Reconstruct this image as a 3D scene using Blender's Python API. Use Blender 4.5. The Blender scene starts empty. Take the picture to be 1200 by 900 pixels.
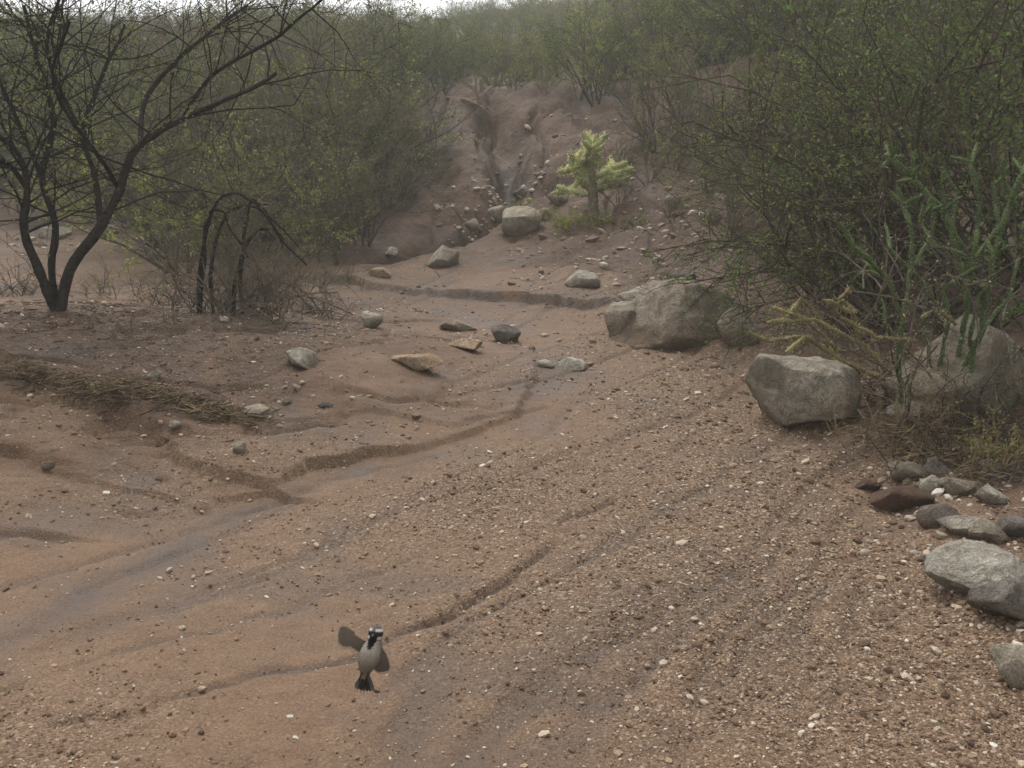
import bpy, bmesh, math, random
import numpy as np
from mathutils import Vector, Matrix, noise as mn
random.seed(7); R=np.random.default_rng(7)
sc=bpy.context.scene
CAMZ=1.4; PIT=math.radians(14.6); F=1230.0
cp,sp=math.cos(PIT),math.sin(PIT)
# ---------------------------------------------------------------- helpers
def ray(px,py):
    cx=(px-600)/F; cy=(450-py)/F
    return np.array([cx,cp+cy*sp,-sp+cy*cp])
def flat(px,py):
    d=ray(px,py); t=-CAMZ/d[2]
    return (d[0]*t,d[1]*t)
def atd(px,py,Y):
    d=ray(px,py); t=Y/d[1]
    return np.array([d[0]*t,Y,CAMZ+d[2]*t])
def ss(x,a,b):
    t=np.clip((x-a)/(b-a),0,1); return t*t*(3-2*t)
LAT=[np.random.default_rng(100+i).random((256,256))*2-1 for i in range(12)]
def vn(x,y,s):
    L=LAT[s%12]; xi=np.floor(x).astype(int); yi=np.floor(y).astype(int)
    fx=x-xi; fy=y-yi; fx=fx*fx*(3-2*fx); fy=fy*fy*(3-2*fy)
    a=L[xi&255,yi&255]; b=L[(xi+1)&255,yi&255]; c=L[xi&255,(yi+1)&255]; d=L[(xi+1)&255,(yi+1)&255]
    return (a*(1-fx)+b*fx)*(1-fy)+(c*(1-fx)+d*fx)*fy
def fbm(x,y,f,o,s):
    r=0; a=1; n=0
    for i in range(o):
        r=r+a*vn(x*f+17.3*i,y*f-9.1*i,s+i); n+=a; a*=.5; f*=2.03
    return r/n
def sdist(x,y,pl):
    best=np.full(np.shape(x),1e18); sg=np.ones(np.shape(x))
    for (ax,ay),(bx,by) in zip(pl[:-1],pl[1:]):
        dx,dy=bx-ax,by-ay; L2=dx*dx+dy*dy
        t=np.clip(((x-ax)*dx+(y-ay)*dy)/L2,0,1)
        qx=x-(ax+t*dx); qy=y-(ay+t*dy); d2=qx*qx+qy*qy
        m=d2<best-1e-12
        cr=dx*(y-ay)-dy*(x-ax)
        best=np.where(m,d2,best); sg=np.where(m,np.sign(cr),sg)
    return np.sqrt(best)*sg
BAR=[(-20,-20),(-4,0)]+[flat(*p) for p in [(-400,800),(0,690),(150,640),(262,583),(300,578),(330,570),(360,552),(420,540),(470,530),(510,520),(560,507),(600,488),(612,460),(628,440),(632,420),(600,397),(520,368),(430,347),(300,332),(-100,330)]]+[(-40,9)]
RB=[(2.2,-20),(1.5,0)]+[flat(*p) for p in [(1300,900),(1190,800),(1120,710),(1060,610),(1015,545),(960,510),(890,490),(868,430),(800,408),(715,396),(690,365),(700,340)]]+[(1.2,14),(2,40)]
TER=[flat(*p) for p in [(250,322),(380,328),(430,340),(500,346),(570,352),(650,358),(720,366)]]
LIPS=[([flat(*p) for p in q],a) for q,a in [
  ([(-60,470),(60,503),(120,513),(170,528),(210,548),(240,560),(278,568)],.036),
  ([(-40,520),(40,520),(90,512),(130,522)],.026),
  ([(10,400),(80,408),(160,412),(230,418)],.025),
  ([(-60,575),(30,568),(90,578),(140,585)],.018),
  ([(330,520),(400,508),(470,500),(540,505),(590,490)],.014)]]
RILL=[[flat(*p) for p in q] for q in [
  [(500,725),(545,712),(590,680),(612,650),(630,633)],
  [(60,850),(200,825),(330,780),(420,757),(500,725)],
  [(-50,770),(90,700),(210,640),(262,600),(330,582),(430,552),(520,530)],
  [(100,520),(150,555),(240,600)],[(655,612),(680,595),(720,580)],[(700,520),(640,540),(560,600),(520,660)],[(880,480),(820,500),(790,530)],
  [(560,560),(620,600),(660,615)],[(0,815),(120,770),(260,735),(420,680),(520,640)]]]
RD=[.022,.013,.010,.010,.013,.007,.010,.008,.008]
def slope_d(x,y):
    y0=np.interp(x,[-12,-4,-2.5,-1,0,1,2,3.5,6],[13,12,10.6,9.5,9.2,8.3,7.3,6.3,5.5])
    return y-y0
FD=(math.cos(math.radians(58)),math.sin(math.radians(58)))
def flow(x,y):
    x2=x+.25*fbm(x,y,.6,2,4); y2=y+.25*fbm(x,y,.6,2,8)
    a=x2*FD[0]+y2*FD[1]; c=-x2*FD[1]+y2*FD[0]
    return fbm(a*.35,c*2.4,1,4,1)
def H0(x,y):
    wx=x+.07*fbm(x,y,3.1,3,3)+.02*fbm(x,y,13,2,1); wy=y+.07*fbm(x,y,3.1,3,5)+.02*fbm(x,y,13,2,6)
    fl=flow(x,y)
    wash=.014*fbm(x,y,.9,3,0)+.005*fbm(x,y,6,4,2)-.013*np.exp(-(np.abs(fl)/.05)**2)+.016*fl
    sd=sdist(wx,wy,BAR)
    lip=.044*ss(x,-1.35,-.9)*(1-ss(y,5.2,6.5))*(.45+.55*ss(fbm(x,y,2.2,2,7),-.5,.4))
    z=wash+lip*ss(sd,-.003,.009)+(.12*ss(sd,-.15,.9)+.27*ss(sd,.35,2.6))*(.5+.5*(1-ss(y,5.5,7)))
    bz=ss(sd,.0,.3)
    z=z+bz*(.02*fbm(x,y,1.8,4,5)-.028*np.exp(-(np.abs(fbm(x,y*1.6,1.1,4,2))/.045)**2))
    for q,a in LIPS:
        s2=sdist(wx,wy,q); m2=1-ss(np.abs(s2),.12,.5)
        z=z+m2*a*(ss(s2,-.004,.010)-.5)
    st=sdist(wx,wy,TER); mt=ss(x,-2.6,-1.6)*(1-ss(x,.55,.95))
    z=z+mt*.075*ss(st,-.01,.02)*(.5+.5*ss(fbm(x,y,1.5,2,2),-.5,.3))
    sr=-sdist(wx,wy,RB)
    z=z+.05*ss(sr,-.05,.15)+.42*ss(sr,0,2.6)
    d=slope_d(x,y)+.35*fbm(x,y,.45,2,7)
    pr=np.interp(d,[-99,-.4,.6,3,6.3,8.5,12,50,62,90,200],[0,0,.08,.55,1.55,1.72,2.05,7.15,7.4,6,3])
    rf=np.interp(x,[-30,-14,0,10,40],[.76,.78,.93,1.08,1.2]); rf=1+(rf-1)*ss(d,12,40)
    z=z+pr*rf+.10*np.exp(-((x-.1)/1.5)**2-((y-15.4)/1.4)**2)
    k=ss(d,0,3)
    z=z+k*(.12*fbm(x,y,.7,4,4)+.11*fbm(x,y,2.6,5,8)-.10*np.exp(-(np.abs(fbm(x*1.3,y*.5,1.3,3,9))/.07)**2))
    z=z+.035*ss(d,-1,.5)*fbm(x,y,4,4,9)+ .006*fbm(x,y,9,3,6)*ss(sd,0,.5)
    return z
def hitf(px,py,Hf):
    d=ray(px,py); t=np.geomspace(1.2,130,5000)
    x=d[0]*t; y=d[1]*t; z=CAMZ+d[2]*t; g=z-Hf(x,y)
    i=np.argmax(g<0)
    if i==0: i=len(t)-1
    a=g[i-1]/(g[i-1]-g[i]+1e-12); tt=t[i-1]+(t[i]-t[i-1])*a
    return np.array([d[0]*tt,d[1]*tt,CAMZ+d[2]*tt])
GUL=[[tuple(hitf(px,py,H0)[:2]) for px,py in q] for q in [
   [(572,128),(585,150),(592,180),(603,212),(585,235),(560,255),(500,285),(430,300)],
   [(620,140),(602,165),(594,185)],[(700,190),(650,215),(603,222)],[(500,190),(540,225),(560,250)]]]
def H(x,y):
    z=H0(x,y)
    wx=x+.08*fbm(x,y,2.5,3,1); wy=y+.08*fbm(x,y,2.5,3,2)
    for i,g in enumerate(GUL):
        d=np.abs(sdist(wx,wy,g)); w=.24 if i==0 else .16
        z=z-(.38 if i==0 else .16)*np.exp(-(d/w)**2)*ss(y,8.8,10.5)
    wx=x+.07*fbm(x,y,4,3,1)+.012*fbm(x,y,20,2,3); wy=y+.07*fbm(x,y,4,3,2)
    for i,g in enumerate(RILL):
        d=sdist(wx,wy,g); dep=RD[i]
        z=z-dep*np.exp(-(d/.014)**2)*(.15+.85*ss(fbm(x,y,1.7,2,i),-.35,.2))
        z=z+dep*.4*(ss(d,0.0,.012)-ss(d,.012,.15))*(i in(0,3,4))
    return z
def hit(px,py): return hitf(px,py,H)
def hz(x,y): return float(H(np.array([x]),np.array([y]))[0])
# ---------------------------------------------------------------- materials
def NM(name):
    m=bpy.data.materials.new(name); m.use_nodes=True; nt=m.node_tree; nt.nodes.clear()
    o=nt.nodes.new('ShaderNodeOutputMaterial'); return m,nt,o
class G:
    def __init__(s,nt): s.nt=nt
    def n(s,t,**k):
        nd=s.nt.nodes.new(t)
        for a,b in k.items(): setattr(nd,a,b)
        return nd
    def l(s,a,b): s.nt.links.new(a,b)
    def noise(s,co,sc_,det=4,ro=.6,dist=0):
        n=s.n('ShaderNodeTexNoise'); n.inputs['Scale'].default_value=sc_; n.inputs['Detail'].default_value=det
        n.inputs['Roughness'].default_value=ro; n.inputs['Distortion'].default_value=dist
        if co: s.l(co,n.inputs['Vector'])
        return n.outputs[0]
    def ramp(s,v,pts,interp='LINEAR'):
        r=s.n('ShaderNodeValToRGB'); cr=r.color_ramp; cr.interpolation=interp
        while len(cr.elements)<len(pts): cr.elements.new(.5)
        for e,(p,c) in zip(cr.elements,pts):
            e.position=p; e.color=(c,c,c,1) if isinstance(c,(int,float)) else (*c,1)
        s.l(v,r.inputs[0]); return r.outputs[0]
    def mix(s,f,a,b,mode='MIX'):
        m=s.n('ShaderNodeMix',data_type='RGBA',blend_type=mode)
        for v,i in((f,0),(a,6),(b,7)):
            if isinstance(v,(int,float)): m.inputs[i].default_value=v if i==0 else (v,v,v,1)
            elif isinstance(v,tuple): m.inputs[i].default_value=(*v,1)
            else: s.l(v,m.inputs[i])
        return m.outputs[2]
    def math(s,op,a,b=0.0,c=None):
        m=s.n('ShaderNodeMath',operation=op)
        for i,v in enumerate((a,b) if c is None else (a,b,c)):
            if isinstance(v,(int,float)): m.inputs[i].default_value=v
            else: s.l(v,m.inputs[i])
        return m.outputs[0]
def principled(g,o,col,rough,bump=None,bs=.5,bd=.01,spec=.3):
    p=g.n('ShaderNodeBsdfPrincipled')
    if isinstance(col,tuple): p.inputs['Base Color'].default_value=(*col,1)
    else: g.l(col,p.inputs['Base Color'])
    if isinstance(rough,(int,float)): p.inputs['Roughness'].default_value=rough
    else: g.l(rough,p.inputs['Roughness'])
    p.inputs['Specular IOR Level'].default_value=spec
    if bump is not None:
        b=g.n('ShaderNodeBump'); b.inputs['Strength'].default_value=bs; b.inputs['Distance'].default_value=bd
        g.l(bump,b.inputs['Height']); g.l(b.outputs[0],p.inputs['Normal'])
    g.l(p.outputs[0],o.inputs[0]); return p
def ground_mat():
    m,nt,o=NM('wash_soil'); g=G(nt)
    co=g.n('ShaderNodeTexCoord').outputs['Object']
    at=g.n('ShaderNodeAttribute',attribute_name='zone'); sx=g.n('ShaderNodeSeparateColor'); g.l(at.outputs[0],sx.inputs[0])
    wet,grav,red=sx.outputs[0],sx.outputs[1],sx.outputs[2]
    n1=g.noise(co,1.1,8,.65,.4); n2=g.noise(co,9,6,.6); n3=g.noise(co,130,3,.6)
    sand=g.ramp(n1,[(.3,(.110,.062,.034)),(.5,(.155,.091,.051)),(.7,(.20,.122,.071))])
    sand=g.mix(.5,sand,g.ramp(n2,[(.3,(.100,.057,.032)),(.7,(.198,.12,.07))]))
    v=g.n('ShaderNodeTexVoronoi'); v.inputs['Scale'].default_value=115; g.l(co,v.inputs['Vector'])
    v2=g.n('ShaderNodeTexVoronoi'); v2.inputs['Scale'].default_value=250; g.l(co,v2.inputs['Vector'])
    s1=g.n('ShaderNodeSeparateColor'); g.l(v.outputs['Color'],s1.inputs[0])
    s2=g.n('ShaderNodeSeparateColor'); g.l(v2.outputs['Color'],s2.inputs[0])
    pc=g.ramp(s1.outputs[0],[(0,(.055,.033,.021)),(.3,(.125,.074,.042)),(.6,(.195,.12,.07)),(.85,(.28,.19,.12)),(1,(.46,.37,.27))])
    pc2=g.ramp(s2.outputs[0],[(0,(.06,.034,.021)),(.4,(.135,.08,.045)),(.8,(.21,.134,.08)),(1,(.38,.29,.2))])
    gr=g.math('ADD',.2,g.math('MULTIPLY',grav,.6))
    sand=g.mix(gr,sand,pc2)
    gm=g.math('MULTIPLY',grav,g.ramp(s1.outputs[1],[(.4,0),(.55,1)]))
    sand=g.mix(g.math('MULTIPLY',gm,.85),sand,pc)
    n4=g.noise(co,3.2,7,.7,.3); n5=g.noise(co,13,6,.7)
    rc=g.ramp(n4,[(.3,(.050,.027,.016)),(.5,(.092,.051,.030)),(.68,(.145,.085,.051))])
    rc=g.mix(.28,rc,pc2)
    rc=g.mix(1.0,rc,g.ramp(n5,[(.35,.7),(.65,1.2)]),'MULTIPLY')
    col=g.mix(red,sand,rc)
    wm=g.math('MULTIPLY',wet,g.ramp(n2,[(.3,.6),(.6,1)]))
    col=g.mix(wm,col,g.mix(1.0,col,(.38,.37,.38),'MULTIPLY'))
    col=g.mix(1.0,col,g.ramp(n3,[(.3,.72),(.7,1.22)]),'MULTIPLY')
    d1=g.math('MULTIPLY',g.math('SUBTRACT',1.0,v.outputs['Distance']),gm)
    h=g.math('ADD',g.math('MULTIPLY',d1,.6),g.math('MULTIPLY',n3,.35))
    h=g.math('ADD',h,g.math('MULTIPLY',g.math('MULTIPLY',v2.outputs['Distance'],-.3),gr))
    h=g.math('ADD',h,g.math('MULTIPLY',n2,1.2))
    h=g.math('ADD',h,g.math('MULTIPLY',g.math('MULTIPLY',n4,red),3.5))
    h=g.math('ADD',h,g.math('MULTIPLY',g.math('MULTIPLY',n5,red),3.0))
    rough=g.math('SUBTRACT',.8,g.math('MULTIPLY',wm,.37))
    principled(g,o,col,rough,h,.95,.012,.3)
    return m
def rock_mat(name,c,dark=.5,dirt=.6):
    m,nt,o=NM(name); g=G(nt)
    tc=g.n('ShaderNodeTexCoord'); ob=g.n('ShaderNodeNewGeometry').outputs['Position']
    a=g.noise(ob,7,9,.68,.6); b=g.noise(ob,150,4,.6); e=g.noise(ob,24,7,.7,1.0); f2=g.noise(ob,3,4,.6,.3)
    d=tuple(v*dark for v in c)
    col=g.ramp(a,[(.34,d),(.47,tuple(v*.8 for v in c)),(.6,tuple(min(1,v*1.2) for v in c))])
    col=g.mix(g.ramp(e,[(.48,0),(.6,.7)]),col,(c[0]*.48,c[1]*.41,c[2]*.35))
    col=g.mix(g.ramp(f2,[(.5,0),(.62,.35)]),col,(c[0]*.95,c[1]*.75,c[2]*.55))
    col=g.mix(1.0,col,g.ramp(b,[(.3,.62),(.7,1.28)]),'MULTIPLY')
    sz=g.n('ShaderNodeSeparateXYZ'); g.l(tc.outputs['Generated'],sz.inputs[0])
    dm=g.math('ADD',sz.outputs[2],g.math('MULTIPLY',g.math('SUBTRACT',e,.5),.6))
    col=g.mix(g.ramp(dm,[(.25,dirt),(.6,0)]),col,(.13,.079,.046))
    h=g.math('ADD',g.math('MULTIPLY',a,1.6),g.math('ADD',g.math('MULTIPLY',b,.15),g.math('MULTIPLY',e,.7)))
    principled(g,o,col,.9,h,1.0,.035,.2)
    return m
def island_mat(name,pts,rough=.85):
    m,nt,o=NM(name); g=G(nt)
    ge=g.n('ShaderNodeNewGeometry'); col=g.ramp(ge.outputs['Random Per Island'],pts)
    co=g.n('ShaderNodeTexCoord').outputs['Object']
    col=g.mix(1.0,col,g.ramp(g.noise(co,200,2),[(.3,.75),(.7,1.2)]),'MULTIPLY')
    principled(g,o,col,rough,spec=.25); return m
def leaf_mat(name,c1,c2,c3,tr=.35):
    m,nt,o=NM(name); g=G(nt)
    ge=g.n('ShaderNodeNewGeometry'); col=g.ramp(ge.outputs['Random Per Island'],[(0,c1),(.5,c2),(1,c3)])
    co=g.n('ShaderNodeTexCoord').outputs['Object']
    col=g.mix(1.0,col,g.ramp(g.noise(co,3,2),[(.35,.7),(.65,1.25)]),'MULTIPLY')
    oi=g.n('ShaderNodeObjectInfo')
    col=g.mix(1.0,col,g.ramp(oi.outputs['Random'],[(0,(.75,.72,.7)),(.5,(1,1,.95)),(1,(1.25,1.2,1.0))]),'MULTIPLY')
    d=g.n('ShaderNodeBsdfDiffuse'); t=g.n('ShaderNodeBsdfTranslucent'); x=g.n('ShaderNodeMixShader'); x.inputs[0].default_value=tr
    g.l(col,d.inputs[0]); g.l(col,t.inputs[0]); g.l(d.outputs[0],x.inputs[1]); g.l(t.outputs[0],x.inputs[2]); g.l(x.outputs[0],o.inputs[0])
    return m
def bark_mat(name,c,var=.5):
    m,nt,o=NM(name); g=G(nt)
    co=g.n('ShaderNodeTexCoord').outputs['Object']
    n=g.noise(co,35,3,.7); ge=g.n('ShaderNodeNewGeometry')
    col=g.ramp(n,[(.3,tuple(v*(1-var) for v in c)),(.7,tuple(v*(1+var) for v in c))])
    col=g.mix(1.0,col,g.ramp(ge.outputs['Random Per Island'],[(0,.7),(1,1.3)]),'MULTIPLY')
    d=g.n('ShaderNodeBsdfDiffuse'); g.l(col,d.inputs[0]); g.l(d.outputs[0],o.inputs[0]); return m
# ---------------------------------------------------------------- mesh builder
class B:
    def __init__(s): s.t={}; s.lf={}
    def tube(s,pts,rad,sides=3,mat=0):
        pts=np.asarray(pts,float); rad=np.asarray(rad,float)
        s.t.setdefault((len(pts),sides,mat),[]).append((pts,rad))
    def leaf(s,c,size,mat=1,asp=.5,d=None):
        s.lf.setdefault(mat,[]).append((c,size,asp,d))
    def build(s,name,mats,smooth=True):
        V=[];Fc=[];M=[];n=0
        for (N,S,mat),lst in s.t.items():
            P=np.array([a for a,_ in lst]); Rr=np.array([b for _,b in lst]); K=len(lst)
            T=np.gradient(P,axis=1); T/=np.linalg.norm(T,axis=2,keepdims=True)+1e-9
            up=np.zeros_like(T); up[...,2]=1; mask=np.abs(T[:,:1,2])>.9
            up=np.where(mask[...,None],np.array([1.,0,0]),up)
            U=np.cross(T,up); U/=np.linalg.norm(U,axis=2,keepdims=True)+1e-9; W=np.cross(T,U)
            a=np.arange(S)*2*np.pi/S
            ring=P[:,:,None,:]+Rr[:,:,None,None]*(np.cos(a)[None,None,:,None]*U[:,:,None,:]+np.sin(a)[None,None,:,None]*W[:,:,None,:])
            V.append(ring.reshape(-1,3))
            k=np.arange(K)[:,None,None]*N*S; i=np.arange(N-1)[None,:,None]*S; j=np.arange(S)[None,None,:]; j2=(j+1)%S
            f=np.stack([k+i+j,k+i+j2,k+i+S+j2,k+i+S+j],-1).reshape(-1,4)+n
            Fc.append(f); M.append(np.full(len(f),mat)); n+=K*N*S
        for mat,lst in s.lf.items():
            C=np.array([l[0] for l in lst]); Z=np.array([l[1] for l in lst])[:,None]; A=np.array([l[2] for l in lst])[:,None]
            K=len(C); D=R.normal(size=(K,3)); 
            for q,l in enumerate(lst):
                if l[3] is not None: D[q]=l[3]
            D/=np.linalg.norm(D,axis=1,keepdims=True)
            E=np.cross(D,R.normal(size=(K,3))); E/=np.linalg.norm(E,axis=1,keepdims=True)+1e-9
            v=np.stack([C-D*Z*0,C+D*Z*.5+E*Z*A*.5,C+D*Z,C+D*Z*.5-E*Z*A*.5],1)
            V.append(v.reshape(-1,3)); f=(np.arange(K)[:,None]*4+np.arange(4)[None,:])+n
            Fc.append(f); M.append(np.full(K,mat)); n+=4*K
        V=np.concatenate(V); Fc=np.concatenate(Fc); M=np.concatenate(M)
        return mesh_np(name,V,Fc,mats,M,smooth)
def mesh_np(name,V,Fc,mats,M=None,smooth=True):
    me=bpy.data.meshes.new(name); k=Fc.shape[1]
    me.vertices.add(len(V)); me.vertices.foreach_set('co',V.astype(np.float32).ravel())
    me.loops.add(Fc.size); me.loops.foreach_set('vertex_index',Fc.astype(np.int32).ravel())
    me.polygons.add(len(Fc)); me.polygons.foreach_set('loop_start',(np.arange(len(Fc))*k).astype(np.int32))
    for m in mats: me.materials.append(m)
    if M is not None: me.polygons.foreach_set('material_index',M.astype(np.int32))
    me.update(calc_edges=True)
    me.polygons.foreach_set('use_smooth',np.full(len(me.polygons),smooth)); return me
def obj(name,me,loc=(0,0,0),parent=None):
    o=bpy.data.objects.new(name,me); sc.collection.objects.link(o); o.location=loc
    if parent: o.parent=parent
    return o
def rv(): 
    v=R.normal(size=3); return v/np.linalg.norm(v)
def twig(b,p,d,L,r,lvl,P):
    N=5 if lvl>0 else 4; pts=[p]; dd=d/np.linalg.norm(d); step=L/(N-1)
    bend=rv()*P.get('curve',.25)
    for i in range(N-1):
        dd=dd+bend*.5+rv()*P.get('wig',.18)+np.array([0,0,P.get('trop',0)])
        dd/=np.linalg.norm(dd); pts.append(pts[-1]+dd*step)
    pts=np.array(pts); rad=np.linspace(r,r*.45 if lvl>0 else r*.3,N)
    b.tube(pts,rad,P.get('sides',3) if lvl<2 else 5,P.get('bm',0))
    if lvl>0:
        nc=P['n'][lvl-1] if lvl-1<len(P['n']) else 3
        nc=max(1,int(nc*(.7+.6*R.random())))
        for k in range(nc):
            t=.2+.8*R.random(); 
            if k==0: t=1
            f=t*(N-1); i=min(int(f),N-2); q=pts[i]+(pts[i+1]-pts[i])*(f-i)
            ld=(pts[i+1]-pts[i]); ld/=np.linalg.norm(ld)
            side=rv(); side-=ld*side.dot(ld); 
            cd=ld*(1-P.get('spread',.5))+side*P.get('spread',.5)*1.3
            twig(b,q,cd,L*P.get('ratio',.55)*(.6+.7*R.random()),max(r*.5,P.get('rmin',.0015)),lvl-1,P)
    if lvl<=P.get('leaflvl',1):
        nl=P.get('leaves',6)
        nl=R.poisson(nl) if nl>0 else 0
        for k in range(nl):
            f=(R.random())*(N-1); i=min(int(f),N-2); q=pts[i]+(pts[i+1]-pts[i])*(f-i)
            b.leaf(q+rv()*P.get('ls',.02)*.7,P.get('ls',.02)*(.5+R.random()),P.get('lm',1),P.get('asp',.5))
# ---------------------------------------------------------------- terrain
def gspace(a,b,r):
    return np.exp(np.linspace(math.log(a),math.log(b),int(math.log(b/a)/r)))
ys=np.concatenate([np.linspace(-40,1.0,24)[:-1],np.linspace(1.0,1.9,30)[:-1],gspace(1.9,9,.0032)[:-1],gspace(9,19,.0045)[:-1],gspace(19,170,.015)])
u=np.linspace(-1,1,1000); xs=2.0*np.sinh(4.55*u)
X,Y=np.meshgrid(xs,ys); Xf=X.ravel(); Yf=Y.ravel(); Z=H(Xf,Yf)
near=np.exp(-((Yf-3)/5)**2)*(np.abs(Xf)<6)
Z=Z+near*.0035*fbm(Xf,Yf,28,2,10)
V=np.stack([Xf,Yf,Z],1); ny,nx=X.shape
idx=np.arange(ny*nx).reshape(ny,nx)
Fc=np.stack([idx[:-1,:-1],idx[:-1,1:],idx[1:,1:],idx[1:,:-1]],-1).reshape(-1,4)
GM=ground_mat(); me=mesh_np('ground',V,Fc,[GM])
WXf=Xf+.07*fbm(Xf,Yf,4,3,1)+.012*fbm(Xf,Yf,20,2,3); WYf=Yf+.07*fbm(Xf,Yf,4,3,2)
sdB=sdist(Xf,Yf,BAR); sdR=-sdist(Xf,Yf,RB); dd0=slope_d(Xf,Yf)
nz=fbm(Xf,Yf,1.4,4,3); fl=flow(Xf,Yf); nz2=fbm(Xf,Yf,5,3,6)
wline=np.abs(sdist(WXf,WYf,RILL[2])); wet=1.0*np.exp(-(wline/.10)**2)*ss(nz+.4*nz2,-.4,.2)
for i,w_ in ((1,.015),(0,.014),(4,.014),(6,.02),(8,.012)):
    wet=np.maximum(wet,.85*np.exp(-(np.abs(sdist(WXf,WYf,RILL[i]))/w_)**2)*ss(nz+.5*nz2,-.5,.1))
chan=[flat(*p) for p in [(560,530),(610,490),(650,440),(650,400),(560,375),(520,365)]]
wet=np.maximum(wet,.8*np.exp(-(np.abs(sdist(WXf,WYf,chan))/.24)**2)*ss(nz+.4*nz2,-.3,.3))
wet=np.maximum(wet,.85*np.exp(-(np.abs(sdist(WXf,WYf,TER)+.02)/.06)**2))
wet=np.maximum(wet,.8*np.exp(-(fl/.05)**2)*(sdB<0)*ss(nz,-.4,.2))
wet=np.maximum(wet,.55*ss(sdB,-.02,.05)*(1-ss(sdB,.3,.7))*ss(nz2,-.1,.4))
wet=np.maximum(wet,.5*ss(nz2+nz,.1,.8))
for g_ in GUL[:1]: wet=np.maximum(wet,.85*np.exp(-(np.abs(sdist(Xf,Yf,g_))/.24)**2)*ss(nz,-.4,.2)*ss(Yf,9,11))
def gravd(x,y): return .42+.9*fbm(x,y,1.1,3,6)+.5*flow(x,y)+.4*ss(x,-.6,.9)*ss(-y,-4.8,-2.5)
grav=np.clip(gravd(Xf,Yf),0,1)
grav=grav*(1-.8*np.exp(-(wline/.2)**2))
red=np.clip(ss(dd0,-.6,1.2)+.75*ss(sdR,0,.5)+.85*ss(sdB,.0,1.0)*ss(nz,-.8,.1)+.5*ss(Yf,6.3,8)*ss(nz,-.4,.3),0,1)
col=np.stack([wet,grav,red,np.ones_like(wet)],1)
ca=me.color_attributes.new('zone','FLOAT_COLOR','POINT'); ca.data.foreach_set('color',col.astype(np.float32).ravel())
obj('ground',me)
# ---------------------------------------------------------------- stones
bm=bmesh.new(); bmesh.ops.create_icosphere(bm,subdivisions=1,radius=1)
IV=np.array([v.co[:] for v in bm.verts]); IF=np.array([[v.index for v in f.verts] for f in bm.faces]); bm.free()
def scatter(name,x,y,s,mat,sink=.25,smooth=False,flatn=.6):
    K=len(x); z=H(x,y)
    J=IV[None]*(1+R.uniform(-.28,.28,(K,12,1)))
    sc3=np.stack([R.uniform(.7,1.3,K),R.uniform(.6,1.1,K),R.uniform(flatn*.6,flatn*1.3,K)],1)*s[:,None]
    J=J*sc3[:,None,:]; a=R.uniform(0,6.28,K); c,s_=np.cos(a)[:,None],np.sin(a)[:,None]
    tl=R.normal(0,.25,K)[:,None]
    x1=J[...,0]*c-J[...,1]*s_; y1=J[...,0]*s_+J[...,1]*c; z1=J[...,2]+x1*tl
    Vv=np.stack([x1+x[:,None],y1+y[:,None],z1+(z+sc3[:,2]*(1-sink*2)*.6)[:,None]],-1).reshape(-1,3)
    Ff=(IF[None]+np.arange(K)[:,None,None]*12).reshape(-1,3)
    return obj(name,mesh_np(name,Vv,Ff,[mat],None,smooth))
peb=island_mat('pebble_stone',[(0,(.07,.044,.03)),(.25,(.13,.08,.048)),(.55,(.20,.13,.08)),(.78,(.31,.22,.145)),(.92,(.42,.34,.25)),(1,(.55,.5,.42))])
K=95000
yy=1.6*np.exp(R.random(K)*math.log(8/1.6)); xx=R.uniform(-.75,.75,K)*yy*1.05
gn=gravd(xx,yy)+.12
keep=(R.random(K)<np.clip(gn,.06,1))&(np.abs(sdist(xx,yy,RILL[2]))>.08)
xx,yy=xx[keep],yy[keep]
s=np.clip(.0026*np.exp(R.normal(0,.54,len(xx))),.001,.014)*np.clip((yy/2.6)**.6,.8,1.6)
s*=1+.3*ss(xx,.1,1.2)
scatter('gravel',xx,yy,s,peb)
K=2600; yy=R.uniform(2,9.5,K); xx=R.uniform(-.6,.55,K)*yy
k2=(fbm(xx,yy,.8,2,9)>-.1); xx,yy=xx[k2],yy[k2]
scatter('scattered_stones',xx,yy,np.clip(.0052*np.exp(R.normal(0,.5,len(xx))),.003,.026)*np.clip(yy/4,.7,1.2),peb,sink=.4,flatn=.5)
hx=[];hy=[];hs=[]
pale=island_mat('pale_stone',[(0,(.12,.085,.06)),(.3,(.22,.165,.12)),(.7,(.36,.3,.23)),(1,(.52,.47,.39))])
for (px,py,sx_,sy_,n,s0) in [(545,272,30,12,90,.035),(575,255,25,14,90,.04),(620,225,35,20,100,.04),(650,200,30,18,60,.03),(700,290,60,20,110,.028),(760,300,70,25,110,.03),(800,230,70,35,140,.035),(680,330,80,16,90,.02),(860,200,60,30,90,.04),(590,250,60,30,60,.02),(1090,585,60,18,70,.02),(1150,600,50,30,120,.02),(1120,650,40,30,60,.02),(70,290,60,14,50,.05),(160,470,120,25,70,.012),(330,470,30,14,30,.015),(440,480,60,14,40,.012),(600,400,60,14,70,.016),(540,395,50,14,50,.015),(1020,560,30,14,40,.014),(1190,740,20,40,60,.016),(630,160,40,20,40,.02),(940,260,60,30,60,.03)]:
    c=hit(px,py); 
    for i in range(n):
        q=c[:2]+np.array([R.normal()*sx_,0])*c[1]/F+np.array([0,R.normal()*sy_*c[1]/F*3.0])
        if -sdist(np.array([q[0]]),np.array([q[1]]),RB)[0]<-.05 and px>1000: continue
        hx.append(q[0]);hy.append(q[1]);hs.append(min(s0*2.2,s0*.5*math.exp(R.normal()*.6)))
scatter('loose_rocks',np.array(hx),np.array(hy),np.array(hs),pale)
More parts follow.
